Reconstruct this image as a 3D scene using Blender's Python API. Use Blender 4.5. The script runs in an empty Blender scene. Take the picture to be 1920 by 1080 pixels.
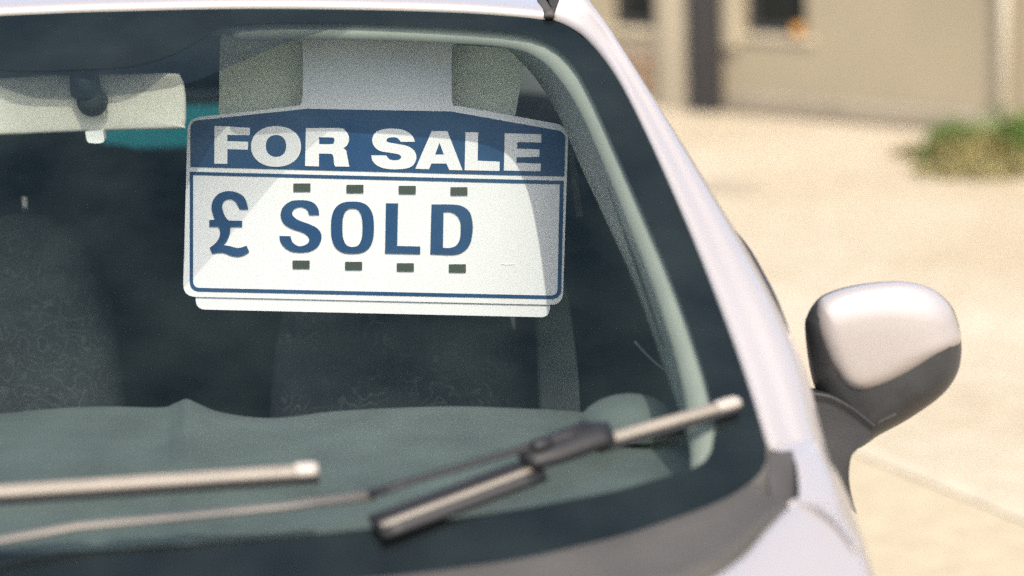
import bpy, math, random
from mathutils import Vector, Matrix, noise
from mathutils.geometry import tessellate_polygon
R = math.radians
random.seed(7)
sc = bpy.context.scene
col = sc.collection

# ---------------------------------------------------------------- camera
CAM = Vector((0, 0, 1.72)); PITCH = 11.0; ROLL = 2.0; LENS = 90.0
cd = bpy.data.cameras.new("camera"); cam = bpy.data.objects.new("camera", cd); col.objects.link(cam)
cam.location = CAM
CM = Matrix.Rotation(R(90 - PITCH), 3, 'X') @ Matrix.Rotation(R(-ROLL), 3, 'Z')
cam.rotation_euler = CM.to_euler()
cd.lens = LENS; cd.sensor_width = 36; cd.clip_start = 0.05; cd.clip_end = 500
cd.dof.use_dof = True; cd.dof.focus_distance = 3.33; cd.dof.aperture_fstop = 2.4
sc.camera = cam
FPX = LENS / 36 * 1920

# ---------------------------------------------------------------- light
SUN_EL = 54.0; SUN_AZ = 12.0       # azimuth: degrees the sun stands to the right of straight behind the camera
w = bpy.data.worlds.new("World"); sc.world = w; w.use_nodes = True
nt = w.node_tree
sky = nt.nodes.new('ShaderNodeTexSky'); sky.sky_type = 'NISHITA'; sky.sun_disc = False
sky.sun_elevation = R(SUN_EL); sky.sun_rotation = R(180 - SUN_AZ)
sky.air_density = 1.0; sky.dust_density = 4.0; sky.ozone_density = 1.0
bg = nt.nodes['Background']; bg.inputs[1].default_value = 0.15
nt.links.new(sky.outputs[0], bg.inputs[0])
sd = bpy.data.lights.new("sun", 'SUN'); so = bpy.data.objects.new("sun", sd); col.objects.link(so)
sd.energy = 2.15; sd.angle = R(0.53); sd.color = (1.0, 0.93, 0.80)
ce, se = math.cos(R(SUN_EL)), math.sin(R(SUN_EL))
SUND = Vector((-ce * math.sin(R(SUN_AZ)), ce * math.cos(R(SUN_AZ)), -se))   # travel direction
so.rotation_euler = SUND.to_track_quat('-Z', 'Y').to_euler()
sc.view_settings.view_transform = 'Standard'; sc.view_settings.look = 'None'
sc.view_settings.exposure = 1.28; sc.view_settings.gamma = 1.0
sc.view_settings.use_curve_mapping = False
sc.cycles.use_denoising = False; sc.cycles.max_bounces = 10; sc.cycles.transparent_max_bounces = 16; sc.cycles.glossy_bounces = 4

# ---------------------------------------------------------------- projection helpers
def ray(px, py):
    return (CM @ Vector(((px - 960) / FPX, (540 - py) / FPX, -1))).normalized()
def atY(px, py, Y):
    d = ray(px, py); return CAM + d * ((Y - CAM.y) / d.y)
def atZ(px, py, z=0.0):
    d = ray(px, py); return CAM + d * ((z - CAM.z) / d.z)
XC = -0.53           # centre line of the car
GY, GS, GK = 2.40, 1.78, 0.12
def gl_y(x, z): return GY + (z - 1.0) * GS + GK * (x - XC) ** 2
def gl_n(x, z):
    return Vector((2 * GK * (x - XC), -1.0, GS)).normalized()
def glass(px, py, off=0.0):
    Y = 2.8
    for _ in range(30):
        p = atY(px, py, Y); Y = 0.5 * Y + 0.5 * gl_y(p.x, p.z)
    p = atY(px, py, Y)
    return p + gl_n(p.x, p.z) * off
def plane_hit(px, py, p0, n):
    d = ray(px, py); return CAM + d * ((p0 - CAM).dot(n) / d.dot(n))
BP0, BN = Vector((0, 2.50, 1.030)), Vector((0, -0.25, 1)).normalized()
def body(px, py, off=0.0):
    return plane_hit(px, py, BP0 + BN * off, BN)

# ---------------------------------------------------------------- curve helpers
def cr(p0, p1, p2, p3, t):
    return tuple(0.5 * (2 * b + (c - a) * t + (2 * a - 5 * b + 4 * c - d) * t * t + (3 * b - a - 3 * c + d) * t ** 3)
                 for a, b, c, d in zip(p0, p1, p2, p3))
def smooth_open(P, n=6):
    out = []
    for i in range(len(P) - 1):
        p0 = P[i - 1] if i else tuple(2 * a - b for a, b in zip(P[0], P[1]))
        p3 = P[i + 2] if i + 2 < len(P) else tuple(2 * a - b for a, b in zip(P[-1], P[-2]))
        for k in range(n): out.append(cr(p0, P[i], P[i + 1], p3, k / n))
    out.append(tuple(P[-1])); return out
def outline(P, n=5):
    """closed outline; a point with a third entry is a sharp corner"""
    cs = [i for i, p in enumerate(P) if len(p) == 3]
    if not cs:
        m = len(P); out = []
        for i in range(m):
            for k in range(n): out.append(cr(P[i - 1][:2], P[i][:2], P[(i + 1) % m][:2], P[(i + 2) % m][:2], k / n))
        return out
    s = cs[0]; P = P[s:] + P[:s] + [P[s]]
    out = []; seg = [P[0][:2]]
    for p in P[1:]:
        seg.append(p[:2])
        if len(p) == 3:
            out += smooth_open(seg, n if len(seg) > 2 else 1)[:-1]; seg = [p[:2]]
    return out
def rpoly(P, m=6):
    """closed polygon, each vertex (x, y, radius) rounded by its radius"""
    out = []; n = len(P)
    for i in range(n):
        x, y, r = P[i]; v = Vector((x, y)); a = Vector(P[i - 1][:2]) - v; b = Vector(P[(i + 1) % n][:2]) - v
        if r <= 0: out.append((x, y)); continue
        ang = a.angle(b); d = min(r / math.tan(ang / 2), a.length * .49, b.length * .49)
        p = v + a.normalized() * d; q = v + b.normalized() * d
        for k in range(m + 1):
            t = k / m; out.append(tuple(p * (1 - t) ** 2 + v * 2 * t * (1 - t) + q * t * t))
    return out
def resample(P, n):
    P = [Vector(p) for p in P]; L = [0]
    for a, b in zip(P, P[1:]): L.append(L[-1] + (b - a).length)
    out = []; j = 0
    for i in range(n):
        t = L[-1] * i / (n - 1)
        while j < len(P) - 2 and L[j + 1] < t: j += 1
        f = (t - L[j]) / max(1e-9, L[j + 1] - L[j]); out.append(P[j].lerp(P[j + 1], min(1, max(0, f))))
    return out
def superell(cx, cy, rx, ry, n=2.6, m=40):
    o = []
    for i in range(m):
        a = 2 * math.pi * i / m; c, s = math.cos(a), math.sin(a)
        o.append((cx + rx * math.copysign(abs(c) ** (2 / n), c), cy + ry * math.copysign(abs(s) ** (2 / n), s)))
    return o
def rrect(x0, y0, x1, y1, r, m=5):
    o = []
    for cx, cy, a0 in ((x1 - r, y1 - r, 0), (x0 + r, y1 - r, 90), (x0 + r, y0 + r, 180), (x1 - r, y0 + r, 270)):
        for k in range(m + 1):
            a = R(a0 + 90 * k / m); o.append((cx + r * math.cos(a), cy + r * math.sin(a)))
    return o

# ---------------------------------------------------------------- mesh helpers
def mk(name, V, F, mat, parent=None, smooth=False, cat=None, label=None, kind=None, group=None):
    me = bpy.data.meshes.new(name); me.from_pydata([tuple(v) for v in V], [], F); me.update()
    if smooth:
        for p in me.polygons: p.use_smooth = True
    o = bpy.data.objects.new(name, me); col.objects.link(o)
    if mat: me.materials.append(mat)
    o.parent = parent
    if cat: o['category'] = cat
    if label: o['label'] = label
    if kind: o['kind'] = kind
    if group: o['group'] = group
    return o
def empty(name, loc=(0, 0, 0), label=None, cat=None, group=None, parent=None):
    o = bpy.data.objects.new(name, None); col.objects.link(o); o.location = loc; o.parent = parent
    o.empty_display_size = 0.05
    if label: o['label'] = label
    if cat: o['category'] = cat
    if group: o['group'] = group
    bpy.context.view_layer.update()
    return o
def grid_faces(nr, nc, closed=False, o=0):
    F = []
    for i in range(nr - 1):
        for j in range(nc if closed else nc - 1):
            a = o + i * nc + j; b = o + i * nc + (j + 1) % nc
            F.append((a, b, b + nc, a + nc))
    return F
def slab(outl, holes, depth_vec):
    """flat outline (3-D points) with holes, given thickness"""
    loops = [list(outl)] + [list(h) for h in holes]
    V = []; F = []; 
    tris = tessellate_polygon(loops)
    flat = [p for l in loops for p in l]; n = len(flat)
    V = flat + [p + depth_vec for p in flat]
    F = [tuple(t) for t in tris] + [tuple(i + n for i in reversed(t)) for t in tris]
    s = 0
    for l in loops:
        m = len(l)
        for i in range(m):
            a = s + i; b = s + (i + 1) % m; F.append((a, b, b + n, a + n))
        s += m
    return V, F
def tube(P, r, seg=12, caps=True, squash=(1, 1), up=Vector((0, 0, 1))):
    """r: radius or list; squash: (side, up) factors"""
    P = [Vector(p) for p in P]; V = []; n = len(P)
    for i, p in enumerate(P):
        t = (P[min(i + 1, n - 1)] - P[max(i - 1, 0)]).normalized()
        s = t.cross(up if abs(t.dot(up)) < .99 else Vector((0, 1, 0))).normalized(); u = s.cross(t).normalized()
        rr = r[i] if isinstance(r, (list, tuple)) else r
        for k in range(seg):
            a = 2 * math.pi * k / seg
            V.append(p + s * (math.cos(a) * rr * squash[0]) + u * (math.sin(a) * rr * squash[1]))
    F = grid_faces(n, seg, True)
    if caps:
        F.append(tuple(range(seg))[::-1]); F.append(tuple((n - 1) * seg + k for k in range(seg)))
    return V, F
def boxv(x0, x1, y0, y1, z0, z1):
    V = [Vector(v) for v in ((x0, y0, z0), (x1, y0, z0), (x1, y1, z0), (x0, y1, z0), (x0, y0, z1), (x1, y0, z1), (x1, y1, z1), (x0, y1, z1))]
    return V, [(0, 3, 2, 1), (4, 5, 6, 7), (0, 1, 5, 4), (1, 2, 6, 5), (2, 3, 7, 6), (3, 0, 4, 7)]
def bevel(o, wdt, seg=3):
    m = o.modifiers.new("bevel", 'BEVEL'); m.width = wdt; m.segments = seg; m.limit_method = 'ANGLE'
    for p in o.data.polygons: p.use_smooth = True
    return o
def subsurf(o, lv=2):
    m = o.modifiers.new("subsurf", 'SUBSURF'); m.levels = lv; m.render_levels = lv
    for p in o.data.polygons: p.use_smooth = True
    return o
def thicken(o, t, off=-1):
    m = o.modifiers.new("solid", 'SOLIDIFY'); m.thickness = t; m.offset = off; return o

# ---------------------------------------------------------------- materials
def mat(name, c, rough=0.6, metal=0.0, var=0.12, scale=6.0, bump=0.0, bscale=80.0, coat=0.0, spec=0.5, c2=None, detail=6, sheen=0.0):
    m = bpy.data.materials.new(name); m.use_nodes = True; N = m.node_tree.nodes; Lk = m.node_tree.links
    b = N['Principled BSDF']; tc = N.new('ShaderNodeTexCoord')
    nz = N.new('ShaderNodeTexNoise'); nz.inputs['Scale'].default_value = scale; nz.inputs['Detail'].default_value = detail
    Lk.new(tc.outputs['Object'], nz.inputs['Vector'])
    rp = N.new('ShaderNodeValToRGB'); e = rp.color_ramp.elements
    e[0].position = 0.3; e[1].position = 0.72
    lo = c2 if c2 else tuple(x * (1 - var) for x in c); hi = c if c2 else tuple(min(1, x * (1 + var)) for x in c)
    e[0].color = (*lo, 1); e[1].color = (*hi, 1)
    Lk.new(nz.outputs[0], rp.inputs[0]); Lk.new(rp.outputs[0], b.inputs['Base Color'])
    b.inputs['Roughness'].default_value = rough; b.inputs['Metallic'].default_value = metal
    b.inputs['Coat Weight'].default_value = coat; b.inputs['Coat Roughness'].default_value = 0.06
    b.inputs['Specular IOR Level'].default_value = spec
    if sheen: b.inputs['Sheen Weight'].default_value = sheen
    if bump:
        n2 = N.new('ShaderNodeTexNoise'); n2.inputs['Scale'].default_value = bscale; n2.inputs['Detail'].default_value = 3
        Lk.new(tc.outputs['Object'], n2.inputs['Vector'])
        bp = N.new('ShaderNodeBump'); bp.inputs['Strength'].default_value = bump; bp.inputs['Distance'].default_value = 0.002
        Lk.new(n2.outputs[0], bp.inputs['Height']); Lk.new(bp.outputs[0], b.inputs['Normal'])
    return m
def glass_mat(name, tint, dust_haze=0.0, refl=1.0, dust_haze_col=(0.45, 0.45, 0.40)):
    m = bpy.data.materials.new(name); m.use_nodes = True; N = m.node_tree.nodes; Lk = m.node_tree.links
    N.remove(N['Principled BSDF']); out = N['Material Output']
    tr = N.new('ShaderNodeBsdfTransparent'); tr.inputs[0].default_value = (*tint, 1)
    gs = N.new('ShaderNodeBsdfGlossy'); gs.inputs['Roughness'].default_value = 0.01; gs.inputs[0].default_value = (0.62, 0.95, 0.88, 1)
    fr = N.new('ShaderNodeFresnel'); fr.inputs[0].default_value = 1.5
    mm = N.new('ShaderNodeMath'); mm.operation = 'MULTIPLY'; mm.inputs[1].default_value = 1.7 * refl; mm.use_clamp = True
    Lk.new(fr.outputs[0], mm.inputs[0])
    mx = N.new('ShaderNodeMixShader'); Lk.new(mm.outputs[0], mx.inputs[0]); Lk.new(tr.outputs[0], mx.inputs[1]); Lk.new(gs.outputs[0], mx.inputs[2])
    last = mx
    if dust_haze:
        tc = N.new('ShaderNodeTexCoord'); nz = N.new('ShaderNodeTexNoise'); nz.inputs['Scale'].default_value = 9; nz.inputs['Detail'].default_value = 7
        Lk.new(tc.outputs['Object'], nz.inputs['Vector'])
        mr = N.new('ShaderNodeMapRange'); mr.inputs[1].default_value = 0.35; mr.inputs[2].default_value = 0.75
        mr.inputs[3].default_value = dust_haze * 0.35; mr.inputs[4].default_value = dust_haze * 2.3; Lk.new(nz.outputs[0], mr.inputs[0])
        df = N.new('ShaderNodeBsdfDiffuse'); df.inputs[0].default_value = (*dust_haze_col, 1)
        m2 = N.new('ShaderNodeMixShader'); Lk.new(mr.outputs[0], m2.inputs[0]); Lk.new(mx.outputs[0], m2.inputs[1]); Lk.new(df.outputs[0], m2.inputs[2])
        last = m2
    Lk.new(last.outputs[0], out.inputs[0])
    return m

M = {}
M['paint'] = mat('silver_paint', (0.335, 0.305, 0.290), 0.38, 0.3, 0.03, 300, coat=0.7, detail=2)
M['roofpaint'] = M['paint']
M['rubber'] = mat('black_rubber', (0.02, 0.02, 0.022), 0.5, bump=0.2)
M['frit'] = mat('black_ceramic_band', (0.004, 0.005, 0.007), 0.9, var=0.1, spec=0.05)
M['cowl'] = mat('weathered_cowl_plastic', (0.045, 0.041, 0.036), 0.75, var=0.22, scale=9, bump=0.4, bscale=300)
M['cowl_dark'] = mat('dark_cowl_plastic', (0.036, 0.034, 0.035), 0.9, var=0.2, scale=20, bump=0.3)
M['plastic'] = mat('charcoal_mirror_plastic', (0.026, 0.027, 0.029), 0.45, var=0.2, scale=30, bump=0.25, bscale=500)
M['blackplastic'] = mat('black_plastic', (0.012, 0.012, 0.013), 0.5, var=0.1, spec=0.25)
M['wiper'] = mat('beige_sheen_wiper', (0.165, 0.143, 0.115), 0.5, var=0.12, scale=30)  # satin black blade; its sunlit sheen is put into the colour as beige
M['arm'] = mat('mottled_wiper_arm', (0.13, 0.115, 0.095), 0.5, scale=7, c2=(0.045, 0.042, 0.04))  # noise varies the arm between beige and dark grey
M['tip'] = mat('wiper_end_cap', (0.27, 0.24, 0.21), 0.4, var=0.06, scale=30)
M['dash'] = mat('dashboard_plastic', (0.050, 0.063, 0.061), 0.75, var=0.22, scale=10, bump=0.4, bscale=350)
M['darkcabin'] = mat('dark_cabin_trim', (0.03, 0.033, 0.036), 0.8, var=0.2, scale=5)
M['lining'] = mat('pale_headlining', (0.75, 0.76, 0.72), 0.9, var=0.05, scale=20, bump=0.2, sheen=0.1)
M['rearlining'] = mat('grey_rear_lining', (0.09, 0.10, 0.10), 0.9, var=0.1, scale=10)
M['pillartrim'] = mat('pale_pillar_trim', (0.19, 0.20, 0.175), 0.6, var=0.05, scale=20, bump=0.1)
M['visor'] = mat('grey_visor_vinyl', (0.74, 0.74, 0.62), 0.7, var=0.06, scale=20, bump=0.3, bscale=600)
M['seat'] = mat('charcoal_seat_fabric', (0.035, 0.04, 0.042), 0.95, var=0.3, scale=60, bump=0.4, bscale=300)
M['mirrorback'] = mat('beige_mirror_housing', (0.60, 0.57, 0.49), 0.55, var=0.04, scale=20)
M['navyplastic'] = mat('dark_mirror_stem', (0.02, 0.025, 0.03), 0.65, var=0.1, spec=0.2)
M['white'] = mat('white_plastic', (0.75, 0.73, 0.70), 0.5, var=0.03)
M['card'] = mat('white_sign_card', (0.70, 0.675, 0.69), 0.45, var=0.02, scale=12, spec=0.3)
M['blue'] = mat('blue_sign_print', (0.014, 0.052, 0.135), 0.4, var=0.06, scale=40, spec=0.3)
M['slot'] = mat('dark_slot', (0.035, 0.045, 0.03), 0.7, var=0.2)
M['chrome'] = mat('chrome', (0.7, 0.7, 0.7), 0.15, 1.0, 0.02)
M['glass'] = glass_mat('windscreen_glass', (0.84, 0.885, 0.87), 0.0085, 0.25, (0.36, 0.48, 0.44))  # dust layer tinted teal, doubling as a haze that lifts the cabin's darks
M['tealglass'] = glass_mat('tinted_rear_glass', (0.012, 0.17, 0.25), 0.0)
M['darkglass'] = glass_mat('dark_window_glass', (0.30, 0.33, 0.30), 0.0)
# patterned seat fabric
def patterned(pc, nm):
    m = mat(nm, (0.06, 0.068, 0.066), 0.95, var=0.2, scale=50, bump=0.4, bscale=300)
    N = m.node_tree.nodes; Lk = m.node_tree.links; b = N['Principled BSDF']; tc = [n for n in N if n.type == 'TEX_COORD'][0]
    src = b.inputs['Base Color'].links[0].from_socket
    wv = N.new('ShaderNodeTexWave'); wv.wave_type = 'RINGS'; wv.inputs['Scale'].default_value = 26; wv.inputs['Distortion'].default_value = 22; wv.inputs['Detail'].default_value = 2
    Lk.new(tc.outputs['Object'], wv.inputs['Vector'])
    r = N.new('ShaderNodeValToRGB'); r.color_ramp.elements[0].position = 0.86; r.color_ramp.elements[0].color = (0, 0, 0, 1); r.color_ramp.elements[1].position = 0.97; r.color_ramp.elements[1].color = (1, 1, 1, 1)
    Lk.new(wv.outputs[0], r.inputs[0])
    n2 = N.new('ShaderNodeTexNoise'); n2.inputs['Scale'].default_value = 7; Lk.new(tc.outputs['Object'], n2.inputs['Vector'])
    r2 = N.new('ShaderNodeValToRGB'); r2.color_ramp.elements[0].position = 0.44; r2.color_ramp.elements[1].position = 0.56; Lk.new(n2.outputs[0], r2.inputs[0])
    mu = N.new('ShaderNodeMath'); mu.operation = 'MULTIPLY'; Lk.new(r.outputs[0], mu.inputs[0]); Lk.new(r2.outputs[0], mu.inputs[1])
    mx = N.new('ShaderNodeMixRGB'); Lk.new(mu.outputs[0], mx.inputs[0]); Lk.new(src, mx.inputs[1]); mx.inputs[2].default_value = (*pc, 1)
    Lk.new(mx.outputs[0], b.inputs['Base Color']); return m
M['pattern'] = patterned((.115, .12, .11), 'patterned_seat_fabric'); M['pattern2'] = patterned((.19, .185, .165), 'brightened_patterned_seat_fabric')  # second copy: pattern colour raised to offset the shade on the passenger seat
# building / ground
M['render'] = mat('beige_wall_render', (0.315, 0.265, 0.18), 0.9, c2=(0.26, 0.22, 0.148), scale=0.9, bump=0.5, bscale=60)
M['pale'] = mat('cream_masonry_paint', (0.40, 0.345, 0.245), 0.85, var=0.08, scale=2)
M['pipepaint'] = mat('cream_pipe_paint', (0.78, 0.72, 0.58), 0.5, var=0.05)
M['plinth'] = mat('grey_brown_plinth', (0.26, 0.22, 0.16), 0.9, var=0.15, scale=3, bump=0.4)
M['darkpost'] = mat('charcoal_painted_post', (0.028, 0.027, 0.029), 0.6, var=0.15, scale=5)
M['brick'] = mat('weathered_brick', (0.29, 0.195, 0.125), 0.9, c2=(0.20, 0.14, 0.09), scale=12, bump=0.5)
M['mortar'] = mat('mortar', (0.40, 0.35, 0.27), 0.95, var=0.1, scale=20)
M['winframe'] = mat('window_frame_paint', (0.52, 0.48, 0.38), 0.6, var=0.05)
M['winpane'] = mat('dark_window_pane', (0.012, 0.014, 0.012), 0.6, spec=0.15)
M['orange'] = mat('orange_glazed', (0.45, 0.22, 0.05), 0.5, var=0.1)
def ground_mat():
    m = bpy.data.materials.new('pale_concrete_yard'); m.use_nodes = True; N = m.node_tree.nodes; Lk = m.node_tree.links
    b = N['Principled BSDF']; b.inputs['Roughness'].default_value = 0.9; tc = N.new('ShaderNodeTexCoord')
    def nz(s, d, lo, hi, ca, cb):
        n = N.new('ShaderNodeTexNoise'); n.inputs['Scale'].default_value = s; n.inputs['Detail'].default_value = d
        Lk.new(tc.outputs['Object'], n.inputs['Vector'])
        r = N.new('ShaderNodeValToRGB'); r.color_ramp.elements[0].position = lo; r.color_ramp.elements[1].position = hi
        r.color_ramp.elements[0].color = (*ca, 1); r.color_ramp.elements[1].color = (*cb, 1); Lk.new(n.outputs[0], r.inputs[0]); return n, r
    n1, r1 = nz(0.7, 6, 0.35, 0.65, (0.318, 0.268, 0.188), (0.380, 0.330, 0.255))
    n2, r2 = nz(9, 8, 0.3, 0.7, (0.86, 0.85, 0.82), (1.06, 1.06, 1.06))
    n3, r3 = nz(60, 4, 0.3, 0.7, (0.88, 0.87, 0.85), (1.05, 1.05, 1.05))
    a = N.new('ShaderNodeMixRGB'); a.blend_type = 'MULTIPLY'; a.inputs[0].default_value = 1; Lk.new(r1.outputs[0], a.inputs[1]); Lk.new(r2.outputs[0], a.inputs[2])
    c = N.new('ShaderNodeMixRGB'); c.blend_type = 'MULTIPLY'; c.inputs[0].default_value = 1; Lk.new(a.outputs[0], c.inputs[1]); Lk.new(r3.outputs[0], c.inputs[2])
    Lk.new(c.outputs[0], b.inputs['Base Color'])
    bp = N.new('ShaderNodeBump'); bp.inputs['Strength'].default_value = 0.6; bp.inputs['Distance'].default_value = 0.01
    Lk.new(n3.outputs[0], bp.inputs['Height']); Lk.new(bp.outputs[0], b.inputs['Normal']); return m
M['ground'] = ground_mat()
M['gravel'] = mat('sandy_gravel', (0.345, 0.295, 0.205), 0.95, c2=(0.285, 0.24, 0.16), scale=14, bump=0.8, bscale=60, detail=9)
M['seam'] = mat('pale_cement_seam', (0.355, 0.308, 0.23), 0.9, var=0.15, scale=8)
M['soil'] = mat('dry_soil', (0.30, 0.245, 0.155), 0.95, var=0.25, scale=12, bump=0.6)

# ================================================================ SETTING
V, F = [], []
V = [Vector((-80, -30, 0)), Vector((80, -30, 0)), Vector((80, 120, 0)), Vector((-80, 120, 0))]
mk('ground', V, [(0, 1, 2, 3)], M['ground'], kind='structure')
g = [atZ(*p, 0.006) for p in ((1560, 815), (1700, 880), (1960, 990), (2300, 1150), (2300, 1500), (1300, 1500), (1400, 900))]
V, F = slab(g, [], Vector((0, 0, -0.004))); mk('gravel_patch', V, F, M['gravel'], kind='structure')
a = [(1480, 775), (1620, 842), (1760, 898), (1930, 968), (2100, 1040)]
V = []
for x, y in a:
    V += [atZ(x, y - 10, 0.010), atZ(x, y + 14, 0.010)]
mk('concrete_seam', V, [(2 * i, 2 * i + 2, 2 * i + 3, 2 * i + 1) for i in range(len(a) - 1)], M['seam'], kind='structure')
g = [atZ(*p, 0.004) for p in outline([(1340, 335), (1400, 340), (1440, 350), (1400, 362), (1330, 360), (1290, 350)])]
V, F = slab(g, [], Vector((0, 0, -0.002))); mk('dirt_stain', V, F, M['plinth'], kind='structure')

# ---- building
B0, B1 = atZ(1315, 205), atZ(1740, 243)
U = (B1 - B0); U.z = 0; U.normalize(); NB = Vector((U.y, -U.x, 0))      # outward (towards the camera)
if NB.y > 0: NB = -NB
def bs(px, py, off=0.0):
    p = plane_hit(px, py, B0 + NB * off, NB); return (p - B0).dot(U), p.z
def bp(s, z, off=0.0): return B0 + U * s + NB * off + Vector((0, 0, z))
def bbox_(name, s0, s1, z0, z1, o0, o1, m, parent, bev=0.0, **k):
    V = [bp(s, z, o) for z in (z0, z1) for s, o in ((s0, o1), (s1, o1), (s1, o0), (s0, o0))]
    o = mk(name, V, [(0, 3, 2, 1), (4, 5, 6, 7), (0, 1, 5, 4), (1, 2, 6, 5), (2, 3, 7, 6), (3, 0, 4, 7)], m, parent, **k)
    if bev: bevel(o, bev, 2)
    return o
bld = empty('building', B0, 'low beige rendered building with two dark windows and a charcoal post', 'building')
bld.matrix_world = Matrix.Translation(B0)
def bpart(o): 
    o.matrix_parent_inverse = bld.matrix_world.inverted(); return o
s_w1 = (bs(1143, 30)[0], bs(1228, 30)[0]); s_w2 = (bs(1390, 40)[0], bs(1512, 40)[0])
z_w1 = bs(1185, 52)[1]; z_w2 = bs(1450, 66)[1]; ZT = z_w2 + 1.15; HT = 2.9
s_bk = (bs(1150, 130)[0] - 0.25, bs(1240, 130)[0]); z_bk = (0.06, bs(1200, 85)[1])
s_post = (bs(1311, 100)[0], bs(1357, 100)[0])
cells = []
SL, SR = -4.5, 7.0
# wall pieces butt end to end round the openings
for s0, s1, z0, z1 in ((SL, s_w1[0], 0, HT), (s_w1[0], s_w1[1], z_bk[1], z_w1), (s_w1[0], s_w1[1], ZT, HT),
                       (s_w1[1], s_w2[0], 0, HT), (s_w2[0], s_w2[1], 0, z_w2), (s_w2[0], s_w2[1], ZT, HT), (s_w2[1], SR, 0, HT)):
    bpart(bbox_('wall', s0, s1, z0, z1, -0.25, 0, M['render'], bld))
bpart(bbox_('wall', s_w1[0], s_w1[1], 0, z_bk[1], -0.25, -0.02, M['mortar'], bld, label='mortared wall behind the bricks'))
V = [bp(SL - .2, HT, .25), bp(SR + .2, HT, .25), bp(SR + .2, HT + .15, .25), bp(SL - .2, HT + .15, .25), bp(SL - .2, HT, -4), bp(SR + .2, HT, -4), bp(SR + .2, HT + .6, -4), bp(SL - .2, HT + .6, -4)]
bpart(mk('roof', V, [(0, 1, 2, 3), (4, 7, 6, 5), (3, 2, 6, 7), (0, 4, 5, 1), (0, 3, 7, 4), (1, 5, 6, 2)], M['darkpost'], bld))
bpart(bbox_('side_wall', SR, SR + .15, 0, HT, -4, 0, M['render'], bld)); bpart(bbox_('side_wall', SL - .15, SL, 0, HT, -4, 0, M['render'], bld))
for (s0, s1), z0 in ((s_w1, z_w1), (s_w2, z_w2)):
    fr = bpart(bbox_('window', s0, s1, z0, ZT, -0.20, -0.17, M['winframe'], bld))
    V1 = []; 
    f = 0.045
    Vf, Ff = slab([bp(s0, z0, -.05), bp(s1, z0, -.05), bp(s1, ZT, -.05), bp(s0, ZT, -.05)], [[bp(s0 + f, z0 + f, -.05), bp(s0 + f, ZT - f, -.05), bp(s1 - f, ZT - f, -.05), bp(s1 - f, z0 + f, -.05)]], NB * -.05)
    fr2 = mk('frame', Vf, Ff, M['darkpost'], fr); 
    pn = bbox_('pane', s0 + f, s1 - f, z0 + f, ZT - f, -.085, -.08, M['winpane'], fr)
    sl = bbox_('sill', s0 - .06, s1 + .06, z0 - .035, z0 - .002, -.05, .015, M['pale'], fr, bev=.005)
    for q in (fr2, pn, sl): q.matrix_parent_inverse = Matrix.Identity(4)
# cream pier and window surround
sA, sB = bs(1243, 120)[0], bs(1300, 120)[0]
bpart(bbox_('cream_pier', sA, sB, 0, HT, 0.002, 0.05, M['pale'], bld, bev=.01))
bpart(bbox_('cream_pier', s_post[1] + .01, s_w2[0] - .01, z_w2 - .08, HT, 0.002, 0.03, M['pale'], bld, bev=.006))
bpart(bbox_('dark_post', s_post[0], s_post[1], 0, HT, 0.002, 0.10, M['darkpost'], bld, bev=.01))
# bricks
bz = z_bk[0]; r = 0; shared = None
while bz + .065 < z_bk[1]:
    s = s_w1[0] - (0.11 if r % 2 else 0)
    while s < s_w1[1] - .02:
        e = min(s + .215, s_w1[1] - .004); q = max(s, s_w1[0] + .004)
        if e - q > .04:
            bpart(bbox_('brick', q, e, bz, bz + .065, -.018, random.uniform(0.0, .008), M['brick'], bld, bev=.004))
        s += .225
    bz += .075; r += 1
# plinth: low darker strip along the foot of the wall
s0 = bs(1375, 200)[0]; s1 = SR
bpart(bbox_('plinth', s0, s1, 0, .11, 0.002, 0.05, M['plinth'], bld, bev=.01))
# downpipe
sp = bs(1894, 100)[0]
dp = empty('drainpipe', bp(sp, 0, .07), 'cream vertical drainpipe on the beige wall above the weeds', 'drainpipe')
V, F = tube([bp(sp, .02, .045), bp(sp, 1.4, .045), bp(sp, HT, .045)], .027, 16)
o = mk('pipe', V, F, M['pipepaint'], dp, True); o.matrix_parent_inverse = dp.matrix_world.inverted()
for z in (.9, 2.2):
    V, F = tube([bp(sp, z, .045), bp(sp, z + .04, .045)], .045, 16); o = mk('bracket', V, F, M['pale'], dp, True); o.matrix_parent_inverse = dp.matrix_world.inverted()
# orange ornament on the sill of the right-hand window
so_, zo_ = bs(1496, 62)
zo_ = z_w2
V = []; prof = [(.022, 0), (.032, .02), (.034, .045), (.027, .058), (.031, .064), (.02, .064)]
c0 = bp(so_, zo_, 0.0)
for rr, h in prof:
    for k in range(14): V.append(c0 + Vector((rr * math.cos(k * math.tau / 14), rr * math.sin(k * math.tau / 14), h)))
F = grid_faces(len(prof), 14, True) + [tuple(range(14))[::-1], tuple(range(70, 84))]
mk('flower_pot', V, F, M['orange'], None, True, cat='pot', label='small orange pot at the corner of the right-hand window sill')

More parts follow.
